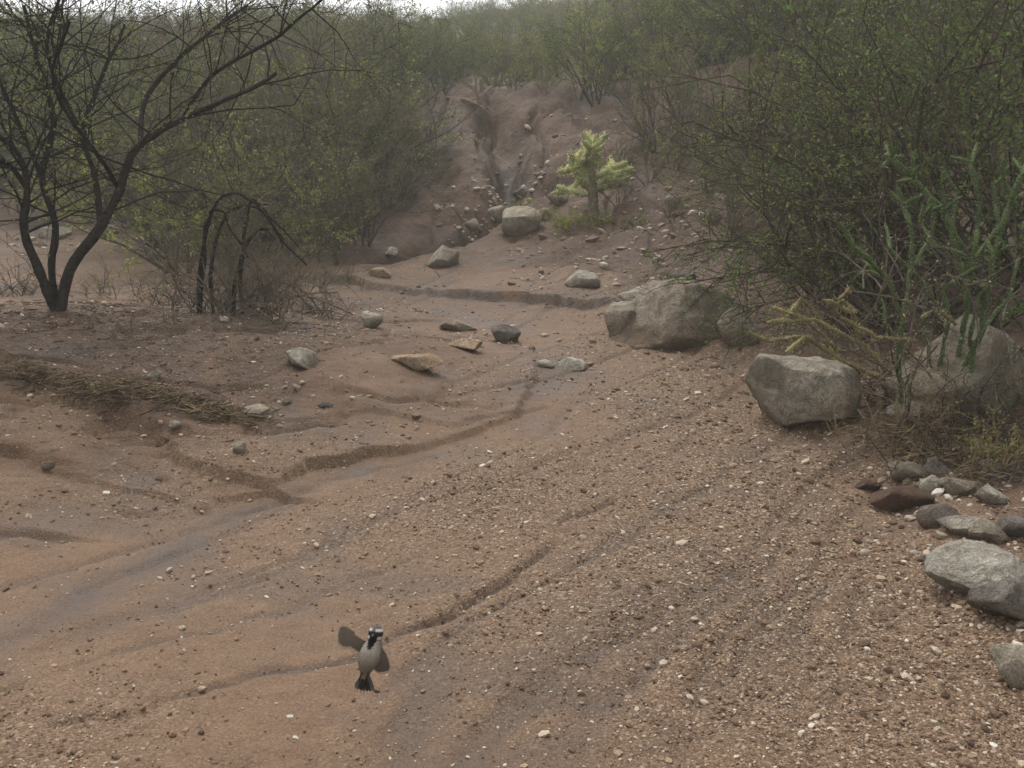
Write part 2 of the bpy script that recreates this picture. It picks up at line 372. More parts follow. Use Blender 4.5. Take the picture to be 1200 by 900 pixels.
def rockmesh(name,seed,sub=4,cuts=14,amp=.07,rid=.35):
    rr=np.random.default_rng(seed)
    bm=bmesh.new(); bmesh.ops.create_icosphere(bm,subdivisions=sub,radius=1)
    P=np.array([v.co[:] for v in bm.verts])
    for k in range(cuts):
        n=rr.normal(size=3); n[2]*=.8; n/=np.linalg.norm(n); c=rr.uniform(.46,.78)
        dd=P@n-c; m=dd>0; P[m]-=np.outer(dd[m]*.95,n)
    off=Vector(rr.uniform(-50,50,3))
    for i in range(len(P)):
        v=Vector(P[i]); a=mn.fractal(v*1.5+off,1.0,2.1,5)*amp + mn.fractal(v*7+off,1,2.1,3)*amp*.25
        if rid>0: a-=max(0,mn.ridged_multi_fractal(v*1.7+off,1,2.1,3,1,2)-1.3)*amp*rid
        P[i]*=1+a
    mi,ma=P.min(0),P.max(0); P=(P-(mi+ma)/2)/((ma-mi)/2)
    for v,p in zip(bm.verts,P): v.co=p
    me=bpy.data.meshes.new(name); bm.to_mesh(me); bm.free()
    me.polygons.foreach_set('use_smooth',[True]*len(me.polygons)); return me
MR={'light':rock_mat('light_granite',(.38,.345,.275),.5),'tan':rock_mat('tan_granite',(.32,.27,.205),.5),'grey':rock_mat('grey_granite',(.2,.175,.15),.6),
    'big':rock_mat('weathered_granite',(.29,.26,.205),.5),'white':rock_mat('white_quartz',(.5,.46,.38),.65,.35),'brown':rock_mat('brown_stone',(.15,.10,.074),.6),
    'buff':rock_mat('buff_sandstone',(.4,.29,.19),.7,.3)}
ROCKS=[('boulder',948,503,128,78,'light',1,.9,-.1,11),('boulder',1145,488,200,108,'big',71,.7,0,7),('boulder',795,405,165,70,'tan',72,.7,.05,8),('boulder',735,396,54,38,'tan',4,.9,0,14),('boulder',866,404,50,40,'tan',14,.8,.3,14),('boulder',775,360,100,34,'light',53,.7,0,12),
 ('rock',612,276,48,32,'light',5,.8,0),('rock',519,313,38,24,'light',6,.8,0),('rock',683,336,42,18,'light',7,.8,0),('rock',435,384,26,17,'white',8,.8,.3),('rock',351,432,40,18,'light',9,1,.5),
 ('flat_rock',492,434,54,17,'buff',10,.8,.25),('flat_rock',468,424,26,8,'buff',54,.8,.1),('flat_rock',543,409,44,12,'buff',11,.9,0),('rock',593,401,36,20,'grey',12,.8,0),('rock',536,388,44,15,'tan',13,.8,.2),('flat_rock',671,432,38,12,'white',15,1,0),('flat_rock',640,430,22,8,'white',16,1,0),
 ('rock',445,324,26,10,'buff',17,1,0),('rock',60,280,40,12,'light',18,.8,0),('rock',118,276,36,11,'light',19,.8,0),('rock',182,306,24,12,'grey',20,.8,0),('rock',458,302,16,10,'white',21,1,0),
 ('flat_rock',1158,690,130,44,'white',22,.8,.1,12),('rock',1188,728,80,50,'grey',23,.9,0),('rock',1198,800,55,40,'light',24,.9,0),('rock',1105,614,52,20,'grey',25,.8,0),('rock',1060,598,70,26,'brown',60,.8,.1),('rock',1135,628,52,20,'light',27,.8,0),
 ('rock',1065,562,44,18,'tan',28,.8,0),('rock',1125,580,40,20,'tan',29,.8,0),('rock',1165,590,36,20,'light',30,.8,0),('rock',1020,575,30,12,'brown',31,.8,0),
 ('rock',297,490,34,12,'light',32,.8,.2),('rock',180,447,18,10,'light',33,.8,0),('rock',280,530,16,12,'tan',34,.8,0),('rock',381,478,18,7,'grey',35,.8,0),('rock',335,474,12,8,'light',36,.8,0),('rock',55,552,14,8,'tan',37,.8,0),
 ('rock',800,335,36,14,'grey',38,.8,0),('rock',580,258,22,15,'white',39,.8,0),('rock',553,272,20,14,'light',40,.8,0),('rock',1070,505,60,35,'big',41,.8,0),('rock',262,378,12,8,'white',42,.8,0),('rock',205,505,14,9,'light',43,.8,0),('rock',1090,575,30,16,'light',44,.8,0),('rock',1195,630,50,24,'grey',45,.8,0),('rock',655,240,26,14,'tan',46,.8,0),('rock',790,243,22,12,'light',47,.8,0),('rock',838,262,20,12,'tan',48,.8,0),('rock',610,232,20,12,'light',49,.8,0),('rock',640,258,24,13,'tan',50,.8,0),('rock',1100,560,40,22,'grey',61,.8,0),('rock',1160,635,44,20,'tan',62,.8,0)]
for rk in ROCKS:
    (nm,px,py,w,h,mt,seed,dp,rot)=rk[:9]; cu=rk[9] if len(rk)>9 else 14
    c=hit(px,py); dist=math.hypot(c[1],CAMZ-c[2]); k=dist/F
    W=w*k/2; D=W*dp; Hh=h*k/.74/2
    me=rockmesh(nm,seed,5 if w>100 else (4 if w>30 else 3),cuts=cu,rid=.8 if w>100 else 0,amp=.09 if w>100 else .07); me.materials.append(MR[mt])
    o=obj(nm,me); o.scale=(W,D,Hh); yc=c[1]+D*.55
    o.location=(c[0],yc,min(hz(c[0],yc),c[2]+.02)+Hh*.46); o.rotation_euler=(0,rot*.3,0)
# ---------------------------------------------------------------- vegetation
BK=bark_mat('dark_bark',(.034,.028,.024)); BG=bark_mat('grey_twig',(.135,.11,.083)); BB=bark_mat('brown_twig',(.08,.062,.047)); ST=bark_mat('straw_twig',(.21,.155,.092),.4)
LG=leaf_mat('olive_leaf',(.12,.138,.055),(.175,.192,.072),(.24,.255,.10)); LB=leaf_mat('green_leaf',(.078,.12,.042),(.122,.175,.056),(.19,.25,.085)); LY=leaf_mat('yellow_green_leaf',(.19,.22,.065),(.26,.29,.09),(.33,.36,.13)); LD=leaf_mat('dry_leaf',(.12,.1,.07),(.18,.145,.1),(.24,.2,.14))
def shrub(name,seed,leafm,barkm,stems=9,leaves=6,lvl=3,n=(4,3,4),ls=.02,spread=.45,lean=.7,rr=.011):
    b=B(); P=dict(n=n,leaves=leaves,ls=ls,spread=spread,trop=.02,curve=.22,leaflvl=1,ratio=.58,rmin=.0016,lm=1,asp=.55)
    for i in range(stems):
        a=R.uniform(0,6.28); e=R.uniform(.1,lean); d=np.array([math.cos(a)*e,math.sin(a)*e,1-.3*e])
        twig(b,np.array([math.cos(a)*.05,math.sin(a)*.05,-.03]),d,R.uniform(.4,.72),rr*R.uniform(.6,1.2),lvl,P)
    return b.build(name,[barkm,leafm])
PR=[shrub('shrub_olive',1,LG,BG,9,6),shrub('shrub_green',2,LB,BB,9,8),shrub('shrub_yellow',3,LY,BG,10,8,ls=.018),shrub('shrub_bare',4,LD,BG,11,.9,n=(5,4,4)),shrub('shrub_bare2',5,LG,BB,11,1.7,n=(5,4,4)),shrub('shrub_olive2',6,LG,BB,8,9,lean=.9)]
brush=bpy.data.objects.new('desert_brush',None); sc.collection.objects.link(brush)
def put(i,x,y,s,sz=1.0):
    o=obj('shrub_part',PR[i],(x,y,hz(x,y)-.03),brush); o.rotation_euler=(R.normal()*.08,R.normal()*.08,R.uniform(0,6.28)); o.scale=(s,s,s*sz)
def rowput(lst):
    for (px,py,i,s) in lst:
        c=hit(px,py); put(i,c[0],c[1],s)
def pxof(x,y): return 600+F*x/(y*cp+0.25)
cnt=0
for _ in range(2400):
    y=9.6*math.exp(R.random()*math.log(62/9.6)); x=R.uniform(-.62,.62)*y*1.15
    p=pxof(x,y); 
    yl=np.interp(p,[-200,0,160,200,380,440,480,500,730,780,840,900,960,1000,1300],[13.5,13.5,13,10.8,11.2,14,16.5,17.3,17.0,15.5,13.5,12,10.5,8.5,7.5])
    if y<yl: continue
    dens=.46 if y<16 else (.55 if y<30 else .7)
    if p<420: dens*=1.3
    if R.random()>dens*(.5+.8*ss(fbm(np.array([x]),np.array([y]),.35,2,2)[0],-.4,.3)): continue
    if p<480: w=[.25,.12,.15,.23,.17,.08]
    elif p<730: w=[.25,.27,.18,.10,.10,.1]
    else: w=[.22,.24,.05,.2,.19,.10]
    i=R.choice(6,p=w); s=R.uniform(1.0,1.8)*(1.3 if p<430 and y<18 else 1)*(.75 if 460<p<760 else 1)
    if y>30: s*=R.uniform(.7,1.1)
    put(int(i),x,y,s,R.uniform(.7,1.05)); cnt+=1
rowput([(215,318,2,1.4),(262,322,0,1.5),(330,312,2,1.1),(385,308,0,1.3),(425,285,3,1.1),(180,300,0,1.4),(300,300,4,1.7),(440,250,4,1.0),(480,235,3,.7),(460,215,4,1.0),(490,185,0,.7),(500,165,3,.7),(240,300,3,1.6),(360,300,3,1.2),(120,250,0,1.4),(20,250,2,1.5),
 (700,120,1,1.2),(680,112,2,1.1),(600,105,2,.8),(640,108,2,.7),(560,108,0,.5),(520,108,1,.5),(770,175,4,.9),(820,170,3,.9),(880,200,4,1.0),(800,140,0,1.2),(740,130,0,1.0),(725,240,3,.42),(850,280,4,.45),(930,260,0,.8),(960,300,1,.8),(900,240,3,.9),(790,260,3,.35),(722,205,4,.5),(1010,330,4,1.2),(905,310,4,.5),(760,215,3,.45),(830,225,3,.5),(840,200,4,.7),(790,195,3,.7),(860,240,0,.6),(950,350,4,.6),(880,180,1,1.0),(930,200,4,1.2)])
print('brush',cnt)
def bigshrub(name,px,py,h,leafm,barkm,leaves,stems=9,lean=.8,bias=(0,0),ls=.024,n=(4,4,5)):
    c=hit(px,py); b=B(); P=dict(n=n,leaves=leaves,ls=ls,spread=.48,trop=.01,curve=.28,leaflvl=1,ratio=.56,rmin=.0018,asp=.5)
    for i in range(stems):
        a=R.uniform(0,6.28); e=R.uniform(.1,lean); d=np.array([math.cos(a)*e+bias[0],math.sin(a)*e+bias[1],1-.3*e])
        twig(b,np.array([math.cos(a)*.08,math.sin(a)*.08,-.05]),d,R.uniform(.4,.62)*h,.016*R.uniform(.7,1.3),3,P)
    return obj(name,b.build(name,[barkm,leafm]),tuple(c))
bigshrub('palo_verde_shrub',1020,390,1.7,LG,BB,3.5,10,bias=(-.1,0))
bigshrub('palo_verde_shrub',1130,390,2.3,LB,BB,6,10,bias=(-.05,0))
bigshrub('palo_verde_shrub',1230,400,2.3,LB,BB,7,10,bias=(-.1,0))
bigshrub('palo_verde_shrub',1080,300,2.5,LB,BB,7,11)
bigshrub('palo_verde_shrub',1200,310,2.7,LB,BB,8,11)
bigshrub('palo_verde_shrub',980,270,2.3,LG,BB,5,11)
bigshrub('palo_verde_shrub',1170,345,2.0,LB,BB,6,10)
bigshrub('palo_verde_shrub',1040,335,1.7,LG,BG,4,11)
b=B(); P=dict(n=(4,4),leaves=2.2,ls=.018,spread=.5,trop=-.03,curve=.2,leaflvl=1,ratio=.5,rmin=.0016)
for (px,py,qx,qy,Yd) in [(1060,400,880,300,6.0),(1060,400,800,330,6.2),(1050,400,860,370,5.6),(1080,390,740,300,7.0),(1060,380,900,250,6.4),(1040,400,900,400,5.6),(1100,380,960,200,6.2),(1070,400,840,350,5.8),(1100,300,790,180,6.8),(1120,280,850,120,6.6)]:
    a=atd(px,py,Yd); e=atd(qx,qy,Yd+R.uniform(-.4,.4)); L=np.linalg.norm(e-a)
    ts=np.linspace(0,1,9)[:,None]; pts=a+(e-a)*ts+np.array([0,0,1])*(.16*np.sin(ts*math.pi))*L+np.cumsum(R.normal(0,.012,(9,3)),0)
    b.tube(pts,np.linspace(.011,.003,9),5,0)
    for k in range(16):
        f=R.uniform(1.5,7.9); i=int(f); q=pts[i]+(pts[i+1]-pts[i])*(f-i); d=(pts[i+1]-pts[i]); d/=np.linalg.norm(d)
        twig(b,q,d*.6+rv()*.7+np.array([0,0,.1]),R.uniform(.15,.42),.0035,2 if k<8 else 1,P)
obj('arching_branches',b.build('arching_branches',[BB,LB]))
def limbtree(name,limbs,Yd,leafm,barkm,P,tw,l0=.35):
    b=B()
    for (pp,r0,r1,dy) in limbs:
        n=len(pp); c=[atd(x,y,Yd+dy*(i/(n-1))+(0 if i==0 else R.normal()*.05)) for i,(x,y) in enumerate(pp)]
        c=np.array(c); t=np.linspace(0,n-1,n*4); 
        pts=[]
        for v in t:
            i=min(int(v),n-2); f=v-i; p0=c[max(i-1,0)];p1=c[i];p2=c[i+1];p3=c[min(i+2,n-1)]
            pts.append(.5*((2*p1)+(-p0+p2)*f+(2*p0-5*p1+4*p2-p3)*f*f+(-p0+3*p1-3*p2+p3)*f**3))
        pts=np.array(pts)+np.cumsum(R.normal(0,.006,(n*4,3)),0)*np.linspace(0,1,n*4)[:,None]; N=len(pts)
        b.tube(pts,np.linspace(r0,r1,N)*(1+R.normal(0,.07,N)),8,0)
        for k in range(tw):
            f=R.uniform(.28,1)**.8*(N-1.01); i=int(f); q=pts[i]; d=pts[i+1]-pts[i]; d/=np.linalg.norm(d)
            twig(b,q,d*.5+rv()*.75+np.array([0,0,.15]),R.uniform(.6,1.3)*l0,max(.0042,r1*.6),3 if k%3==0 else 2,P)
    return obj(name,b.build(name,[barkm,leafm]))
base=hit(66,362)
P=dict(n=(4,4,3),leaves=1.2,ls=.018,spread=.45,trop=.01,curve=.3,leaflvl=1,ratio=.6,rmin=.0015,asp=.5)
limbtree('mesquite_tree',[([(66,366),(48,322),(28,270),(32,222),(18,175),(-30,130)],.030,.011,-.3),
 ([(68,366),(60,315),(64,262),(48,205),(58,140),(38,80),(15,10)],.025,.010,.3),
 ([(70,366),(84,312),(118,268),(142,225),(165,172),(212,142),(268,118),(335,85)],.032,.009,-.2),
 ([(118,268),(112,215),(98,160),(118,100),(150,30)],.018,.008,.5),([(165,172),(172,115),(225,55),(290,5)],.015,.007,.4),
 ([(32,222),(8,190),(-40,185)],.015,.008,-.2),([(142,225),(120,190),(60,100),(70,20)],.013,.007,-.5),([(48,205),(10,120),(-20,40)],.013,.007,.2),
 ([(98,160),(60,60),(90,-30)],.012,.007,-.2),([(212,142),(250,90),(330,40),(380,-10)],.011,.006,0)],base[1],LG,BK,P,14,.5)
c=hit(285,372); b=B(); P2=dict(n=(4,4),leaves=.25,ls=.014,spread=.5,trop=-.02,curve=.4,wig=.25,leaflvl=0,ratio=.55,rmin=.0016)
for i in range(64):
    x0=R.normal()*.2; y0_=R.normal()*.14; a=R.uniform(0,6.28); e=R.uniform(.2,1.0)
    twig(b,np.array([x0,y0_,-.02]),np.array([math.cos(a)*e,math.sin(a)*e*.7,1-.2*e]),R.uniform(.2,.48),.0055,2,P2)
for (x0,x1,hh,yo) in [(-.26,.2,.68,-.12),(-.2,.3,.6,-.05),(-.24,.05,.62,-.15),(-.1,.34,.5,-.1),(-.05,.26,.66,0)]:
    t=np.linspace(0,1,14)[:,None]; pts=np.concatenate([x0+(x1-x0)*t**1.5,yo+.06*np.sin(t*5),hh*np.sin(t**.8*math.pi*.8)],1)+np.cumsum(R.normal(0,.009,(14,3)),0)
    b.tube(pts,np.linspace(.013,.005,14),5,2)
    for k in range(5): twig(b,pts[R.integers(4,13)],rv()*.7+np.array([.2,0,-.2]),.2,.004,1,P2)
obj('dead_bush',b.build('dead_bush',[BG,LD,BK]),(c[0],c[1]+.15,c[2]))
def lowbush(name,px,py,n,h,bk,lf,lv,w):
    c=hit(px,py); b=B(); P2=dict(n=(4,4),leaves=lv,ls=.014,spread=.5,trop=0,curve=.3,wig=.25,leaflvl=1,ratio=.55,rmin=.0014)
    for i in range(n):
        x0=R.normal()*w; y0_=R.normal()*w*.6; a=R.uniform(0,6.28); e=R.uniform(.2,1.1)
        twig(b,np.array([x0,y0_,-.02]),np.array([math.cos(a)*e,math.sin(a)*e,1-.3*e]),R.uniform(.5,1)*h,.004,2,P2)
    return obj(name,b.build(name,[bk,lf]),tuple(c))
lowbush('dead_bush',340,368,50,.2,BG,LD,.4,.28); lowbush('dead_bush',235,362,34,.26,BB,LG,.8,.22); lowbush('dead_bush',165,388,16,.13,BG,LD,.4,.2)
lowbush('dead_bush',310,340,40,.42,BG,LG,1.5,.3); lowbush('dead_bush',20,345,30,.25,BB,LD,.8,.3); lowbush('dead_bush',1160,500,30,.3,BB,LG,2,.2); lowbush('dead_bush',400,330,24,.2,BG,LG,1,.3); lowbush('dead_bush',120,350,26,.2,BG,LG,1,.3)
lowbush('yellow_bush',662,268,26,.2,ST,LY,6,.08); lowbush('yellow_bush',705,262,18,.14,ST,LY,4,.08); lowbush('yellow_bush',745,262,10,.12,BG,LG,4,.08); lowbush('yellow_bush',615,240,10,.1,ST,LY,5,.06)
lowbush('dry_root_tangle',1060,520,26,.26,ST,LD,.5,.08); lowbush('dry_root_tangle',1110,545,30,.2,BB,LD,.6,.14); lowbush('dry_root_tangle',1030,470,16,.22,ST,LD,.3,.06); lowbush('dry_root_tangle',1165,550,26,.2,ST,LG,2,.12)
def litter(name,specs,mats,zoff=.0,ys=3):
    b=B()
    for (px,py,sx_,sy_,n,L,r,lift,mt) in specs:
        c=hit(px,py)
        qs=np.array([c[:2]+np.array([R.normal()*sx_*c[1]/F,R.normal()*sy_*c[1]/F*ys]) for _ in range(n)]); zz=H(qs[:,0],qs[:,1])
        for q,z in zip(qs,zz):
            a=R.uniform(0,6.28); l=L*R.uniform(.3,1.2); d=np.array([math.cos(a),math.sin(a)*.7,0]); k=R.normal(0,.25)
            p0=np.array([q[0],q[1],z+.003+R.random()*lift]); t=np.linspace(-.5,.5,4)[:,None]
            pts=p0+d*l*t+np.array([-d[1],d[0],0])*(k*l*(t*t))+np.array([0,0,1])*(t*R.normal(0,.25)*l*(1 if lift>.01 else .15))
            pts[:,2]=np.maximum(pts[:,2],z)
            b.tube(pts,np.full(4,r*R.uniform(.5,1.3)),3,mt)
    return obj(name,b.build(name,mats))
deb=[]
for (px,py) in [(15,440),(40,448),(70,452),(100,456),(130,462),(160,458),(185,462),(210,472),(240,482),(265,488),(290,497)]:
    k_=R.uniform(.4,1.3)
    deb.append((px,py+R.normal()*3,16,3,int(85*k_),.10,.002,.035,0)); deb.append((px,py+R.normal()*3,18,4,int(65*k_),.08,.002,.03,1))
litter('flood_debris',deb,[ST,BB])
litter('dry_twig_litter',[(200,372,130,10,900,.06,.0018,.004,0),(60,365,70,10,350,.07,.002,.004,1),(330,372,60,8,300,.06,.0018,.004,0),(150,520,120,10,80,.06,.0015,.002,0),(720,270,80,15,160,.1,.003,.01,0),(850,300,60,10,200,.12,.003,.02,1),(300,570,15,3,8,.08,.0012,.01,2),(500,590,200,15,25,.03,.0012,.002,2)],[BG,BB,ST],ys=11)
litter('debris_pile',[(1060,520,26,8,180,.16,.0022,.09,0),(1110,540,36,8,220,.14,.002,.07,0),(1160,520,40,10,200,.15,.0022,.1,1),(1130,560,36,6,140,.09,.0018,.03,0),(1035,480,16,8,90,.14,.0022,.12,1),(1180,560,30,8,140,.11,.002,.05,2),(1095,470,30,8,120,.18,.0025,.13,1)],[ST,BB,BG])
b=B(); pts=np.array([hit(px,py)+np.array([0,0,.05]) for px,py in [(508,118),(525,119),(545,121),(560,127),(572,136)]]); b.tube(pts,[.03,.03,.028,.02,.012],6,0)
for q in (1,2,3): twig(b,pts[q],np.array([.5,0,.5])+rv()*.5,.35,.01,1,dict(n=(3,),leaves=0))
obj('fallen_branch',b.build('fallen_branch',[ST,LD]))
# ---------------------------------------------------------------- chollas
def cactus_mat(name,c,c2):
    m,nt,o=NM(name); g=G(nt); co=g.n('ShaderNodeTexCoord').outputs['Object']
    v=g.n('ShaderNodeTexVoronoi'); v.inputs['Scale'].default_value=110; g.l(co,v.inputs['Vector'])
    n=g.noise(co,9,4); col=g.ramp(v.outputs['Distance'],[(.1,c2),(.5,c)])
    col=g.mix(1.0,col,g.ramp(n,[(.35,.6),(.65,1.25)]),'MULTIPLY')
    principled(g,o,col,.8,g.math('SUBTRACT',1.0,v.outputs['Distance']),.9,.008,.15); return m
SPN=leaf_mat('cactus_spine',(.5,.47,.27),(.62,.59,.36),(.75,.72,.48),.35); SPG=leaf_mat('green_spine',(.22,.24,.12),(.32,.33,.18),(.44,.43,.27),.3); SPY=leaf_mat('tan_spine',(.36,.32,.16),(.45,.40,.22),(.55,.49,.3),.3)
CM=cactus_mat('cholla_skin',(.3,.34,.13),(.46,.46,.24)); CG=cactus_mat('pencil_cholla_skin',(.085,.125,.045),(.18,.215,.095)); CY=cactus_mat('dying_cholla_skin',(.22,.19,.085),(.38,.33,.16)); CT=bark_mat('cholla_trunk',(.2,.17,.11))
def joint(b,p,d,L,r,mt,spm,ns,sl):
    N=9; t=np.linspace(0,1,N); bend=rv()*.22
    pts=p+np.outer(t*L,d)+np.outer(t*(1-t)*L,bend); rad=r*(np.clip(np.sin(np.pi*(t*.86+.1)),0.1,1)**.45)*(1+R.normal(0,.09,N)); rad[-1]=r*.25
    b.tube(pts,rad,8,mt)
    for k in range(ns):
        f=R.uniform(0,N-1.01); i=int(f); q=pts[i]; s=rv(); s-=d*s.dot(d); s/=np.linalg.norm(s)+1e-9
        b.leaf(q+s*r*.9,sl*R.uniform(.6,1.3),spm,.14,s+d*R.normal()*.5)
    return pts[-2]
c=hit(697,256); b=B()
def chg(p,d,L,r,lv):
    e=joint(b,p,d,L,r,0,1,100,.030)
    if lv<=0: return
    for k in range(2 if lv>1 else R.integers(1,4)):
        nd=d*.4+rv()*.8+np.array([0,0,.18]); nd/=np.linalg.norm(nd); chg(p+(e-p)*R.uniform(.6,1),nd,L*R.uniform(.75,1.05),r*.95,lv-1)
tr=c+np.array([0,.1,-.05]); top=tr+np.array([-.03,0,.52]); b.tube(np.linspace(tr,top,6),[.06,.055,.05,.048,.046,.04],8,2)
for k in range(300):
    s=rv(); s[2]*=.4; b.leaf(tr+(top-tr)*R.random()+s*.045,.03*R.uniform(.5,1.2),1,.14,s)
for (dx,dz,hs_) in [(-.8,.7,.6),(.75,.75,.55),(-.5,1,.85),(.45,.9,.95),(0,1,1),(-1,.45,.95),(1,.4,.85),(.6,.2,.6),(-.7,.35,.7)]:
    p0=tr+(top-tr)*hs_; d=np.array([dx,R.normal()*.4,dz]); d/=np.linalg.norm(d); chg(p0,d,.2,.033,2)
obj('chain_fruit_cholla',b.build('chain_fruit_cholla',[CM,SPN,CT]))
b=B(); Yd=hit(1112,505)[1]+.15
def cpath(pp,r,mt,spm,dy,ns=40,sl=.010):
    n=len(pp); cc=[atd(x+R.normal()*3,y,Yd+dy*i/(n-1)+R.normal()*.02) for i,(x,y) in enumerate(pp)]
    for a,e in zip(cc[:-1],cc[1:]):
        L=np.linalg.norm(e-a); d=(e-a)/L; k=max(1,round(L/.11))
        for j in range(k): joint(b,a+(e-a)*j/k-d*.006,d,L/k+.012,r*R.uniform(.82,1.08),mt,spm,ns,sl)
    return cc
for pp,r,dy in [([(1115,505),(1117,440),(1130,365),(1128,300),(1105,250),(1072,210),(1048,184)],.0145,.15),([(1130,365),(1148,300),(1143,235),(1140,190)],.012,.1),
  ([(1117,440),(1150,385),(1160,310),(1188,240),(1200,200)],.0135,-.15),([(1060,480),(1052,420),(1058,370),(1040,325),(1005,290),(985,262)],.012,-.2),
  ([(1058,370),(1072,310),(1066,262),(1058,235)],.011,.1),([(1143,440),(1138,395),(1152,350),(1170,330)],.011,-.1),([(1128,300),(1100,290),(1082,262),(1080,240)],.010,.2),([(1105,250),(1100,215),(1110,190)],.0095,0),
  ([(1040,325),(1020,318),(1004,322)],.0095,0),([(1140,500),(1135,450),(1143,400)],.012,-.1),([(1188,240),(1175,210),(1178,185)],.0095,0),([(1085,500),(1095,430),(1110,370),(1098,330)],.0105,.1),([(1160,310),(1120,330),(1100,340)],.009,0),
  ([(1130,330),(1112,280),(1122,225),(1116,200)],.0095,.1),([(1095,430),(1080,380),(1085,340)],.0095,.1),([(1150,385),(1178,350),(1192,300)],.0095,.1),([(1072,310),(1090,280),(1092,235)],.009,.1),([(1148,300),(1168,262),(1162,215)],.009,.1),([(1060,420),(1035,380),(1030,350)],.009,.1),([(1110,370),(1085,330),(1050,290),(1040,262)],.009,.2)]:
    cpath(pp,r,0,1,dy)
for pp,r in [([(1045,440),(1010,405),(960,375),(900,378)],.0105),([(1035,445),(985,425),(945,395),(920,412)],.0105),([(1010,405),(1000,365),(962,352)],.0095),([(960,375),(940,350),(925,372)],.009),([(985,425),(970,400),(940,372),(905,360)],.009),([(1120,380),(1100,365),(1085,372)],.009),([(1075,400),(1020,395),(985,372)],.0095),([(945,395),(905,400),(885,388)],.0085),([(1000,365),(985,350),(990,335)],.0085)]:
    cpath(pp,r,2,3,-.25,50,.012)
for k in range(40):
    px,py=random.choice([(1045,184),(1070,210),(1105,250),(1058,240),(985,265),(1140,190),(1200,205),(1150,300),(1165,300),(1130,340),(1030,320),(1175,190),(1118,280),(1085,250)])
    p=atd(px,py,Yd+R.normal()*.08); d=rv()*.8+np.array([0,0,.7]); d/=np.linalg.norm(d); joint(b,p,d,R.uniform(.05,.12),.0085,0,1,20,.010)
P5=dict(n=(4,4),leaves=.8,ls=.012,spread=.5,trop=0,curve=.3,leaflvl=1,ratio=.55,rmin=.0014,bm=4,lm=1)
for k in range(60):
    p=atd(R.uniform(1000,1190),R.uniform(330,500),Yd+R.normal()*.15); d=rv()+np.array([0,0,.5]); twig(b,p,d/np.linalg.norm(d),R.uniform(.15,.45),.005,2,P5)
obj('staghorn_cholla',b.build('staghorn_cholla',[CG,SPG,CY,SPY,BG]))
# ---------------------------------------------------------------- bird
def vmat(name,rough=.8,alpha=None):
    m,nt,o=NM(name); g=G(nt); a=g.n('ShaderNodeAttribute',attribute_name='col')
    co=g.n('ShaderNodeTexCoord').outputs['Object']; n=g.noise(co,300,3)
    c=g.mix(1.0,a.outputs[0],g.ramp(n,[(.3,.7),(.7,1.25)]),'MULTIPLY'); p=principled(g,o,c,rough,n,.4,.001,.1)
    if alpha: p.inputs['Alpha'].default_value=alpha
    return m
bird=bpy.data.objects.new('black_throated_sparrow',None); sc.collection.objects.link(bird)
bp=atd(430,776,2.08); bird.location=tuple(bp); bird.scale=(1.2,1.2,1.22); bird.rotation_euler=(math.radians(-18),math.radians(5),math.radians(-6))
ctl=np.array([[-.005,.016,-.034,.004],[-.003,.012,-.020,.0105],[.001,.005,-.004,.018],[.004,0,.013,.0205],[.007,-.003,.029,.0175],[.0095,-.006,.040,.0135],[.011,-.009,.048,.0128],[.012,-.011,.056,.0135],[.012,-.011,.063,.0115],[.012,-.010,.068,.0065],[.012,-.010,.0700,.001]])
NS=44; SG=32; tt=np.linspace(0,len(ctl)-1,NS); C=[]
for v in tt:
    i=min(int(v),len(ctl)-2); f=v-i; p0=ctl[max(i-1,0)];p1=ctl[i];p2=ctl[i+1];p3=ctl[min(i+2,len(ctl)-1)]
    C.append(.5*((2*p1)+(-p0+p2)*f+(2*p0-5*p1+4*p2-p3)*f*f+(-p0+3*p1-3*p2+p3)*f**3))
C=np.array(C); an=np.arange(SG)*2*np.pi/SG
Vb=[];Cb=[]
for q in C:
    for a in an:
        ca_,sa_=math.cos(a),math.sin(a); Vb.append([q[0]+q[3]*ca_,q[1]+q[3]*sa_*.95,q[2]])
        fr=-sa_; z=q[2]; side=ca_
        hd=(side+.15)
        if z>.044:
            colr=(.11,.10,.09)
            if z>.066: colr=(.09,.08,.075)
            if .0595<z<.064 and fr>-.2 and abs(hd)>.28: colr=(.46,.44,.4)
            if .0495<z<.0595 and fr>-.1: colr=(.03,.028,.027)
            if .045<z<.0515 and fr>.0 and abs(hd)>.55: colr=(.46,.44,.4)
            if z<.0535 and fr>0 and abs(hd)<=.55: colr=(.012,.011,.011)
        else:
            t_=min(1,max(0,(fr-.1)/.8)); up_=min(1,max(0,(z+.005)/.03))
            lo=(.14,.11,.085); hi=(.19+.16*up_,.155+.165*up_,.12+.16*up_)
            colr=tuple(lo[i]+(hi[i]-lo[i])*t_ for i in range(3))
            if z>.026 and fr>0 and abs(hd)<(.62*(z-.026)/.02+.1): colr=(.012,.011,.011)
        Cb.append((*colr,1))
Vb=np.array(Vb); k=np.arange(NS-1)[:,None]*SG; j=np.arange(SG)[None,:]; j2=(j+1)%SG
Fb=np.stack([k+j,k+j2,k+SG+j2,k+SG+j],-1).reshape(-1,4)
BM=vmat('bird_plumage'); me=mesh_np('body',Vb,Fb,[BM]); ca=me.color_attributes.new('col','FLOAT_COLOR','POINT'); ca.data.foreach_set('color',np.array(Cb,np.float32).ravel()); obj('body',me,parent=bird)
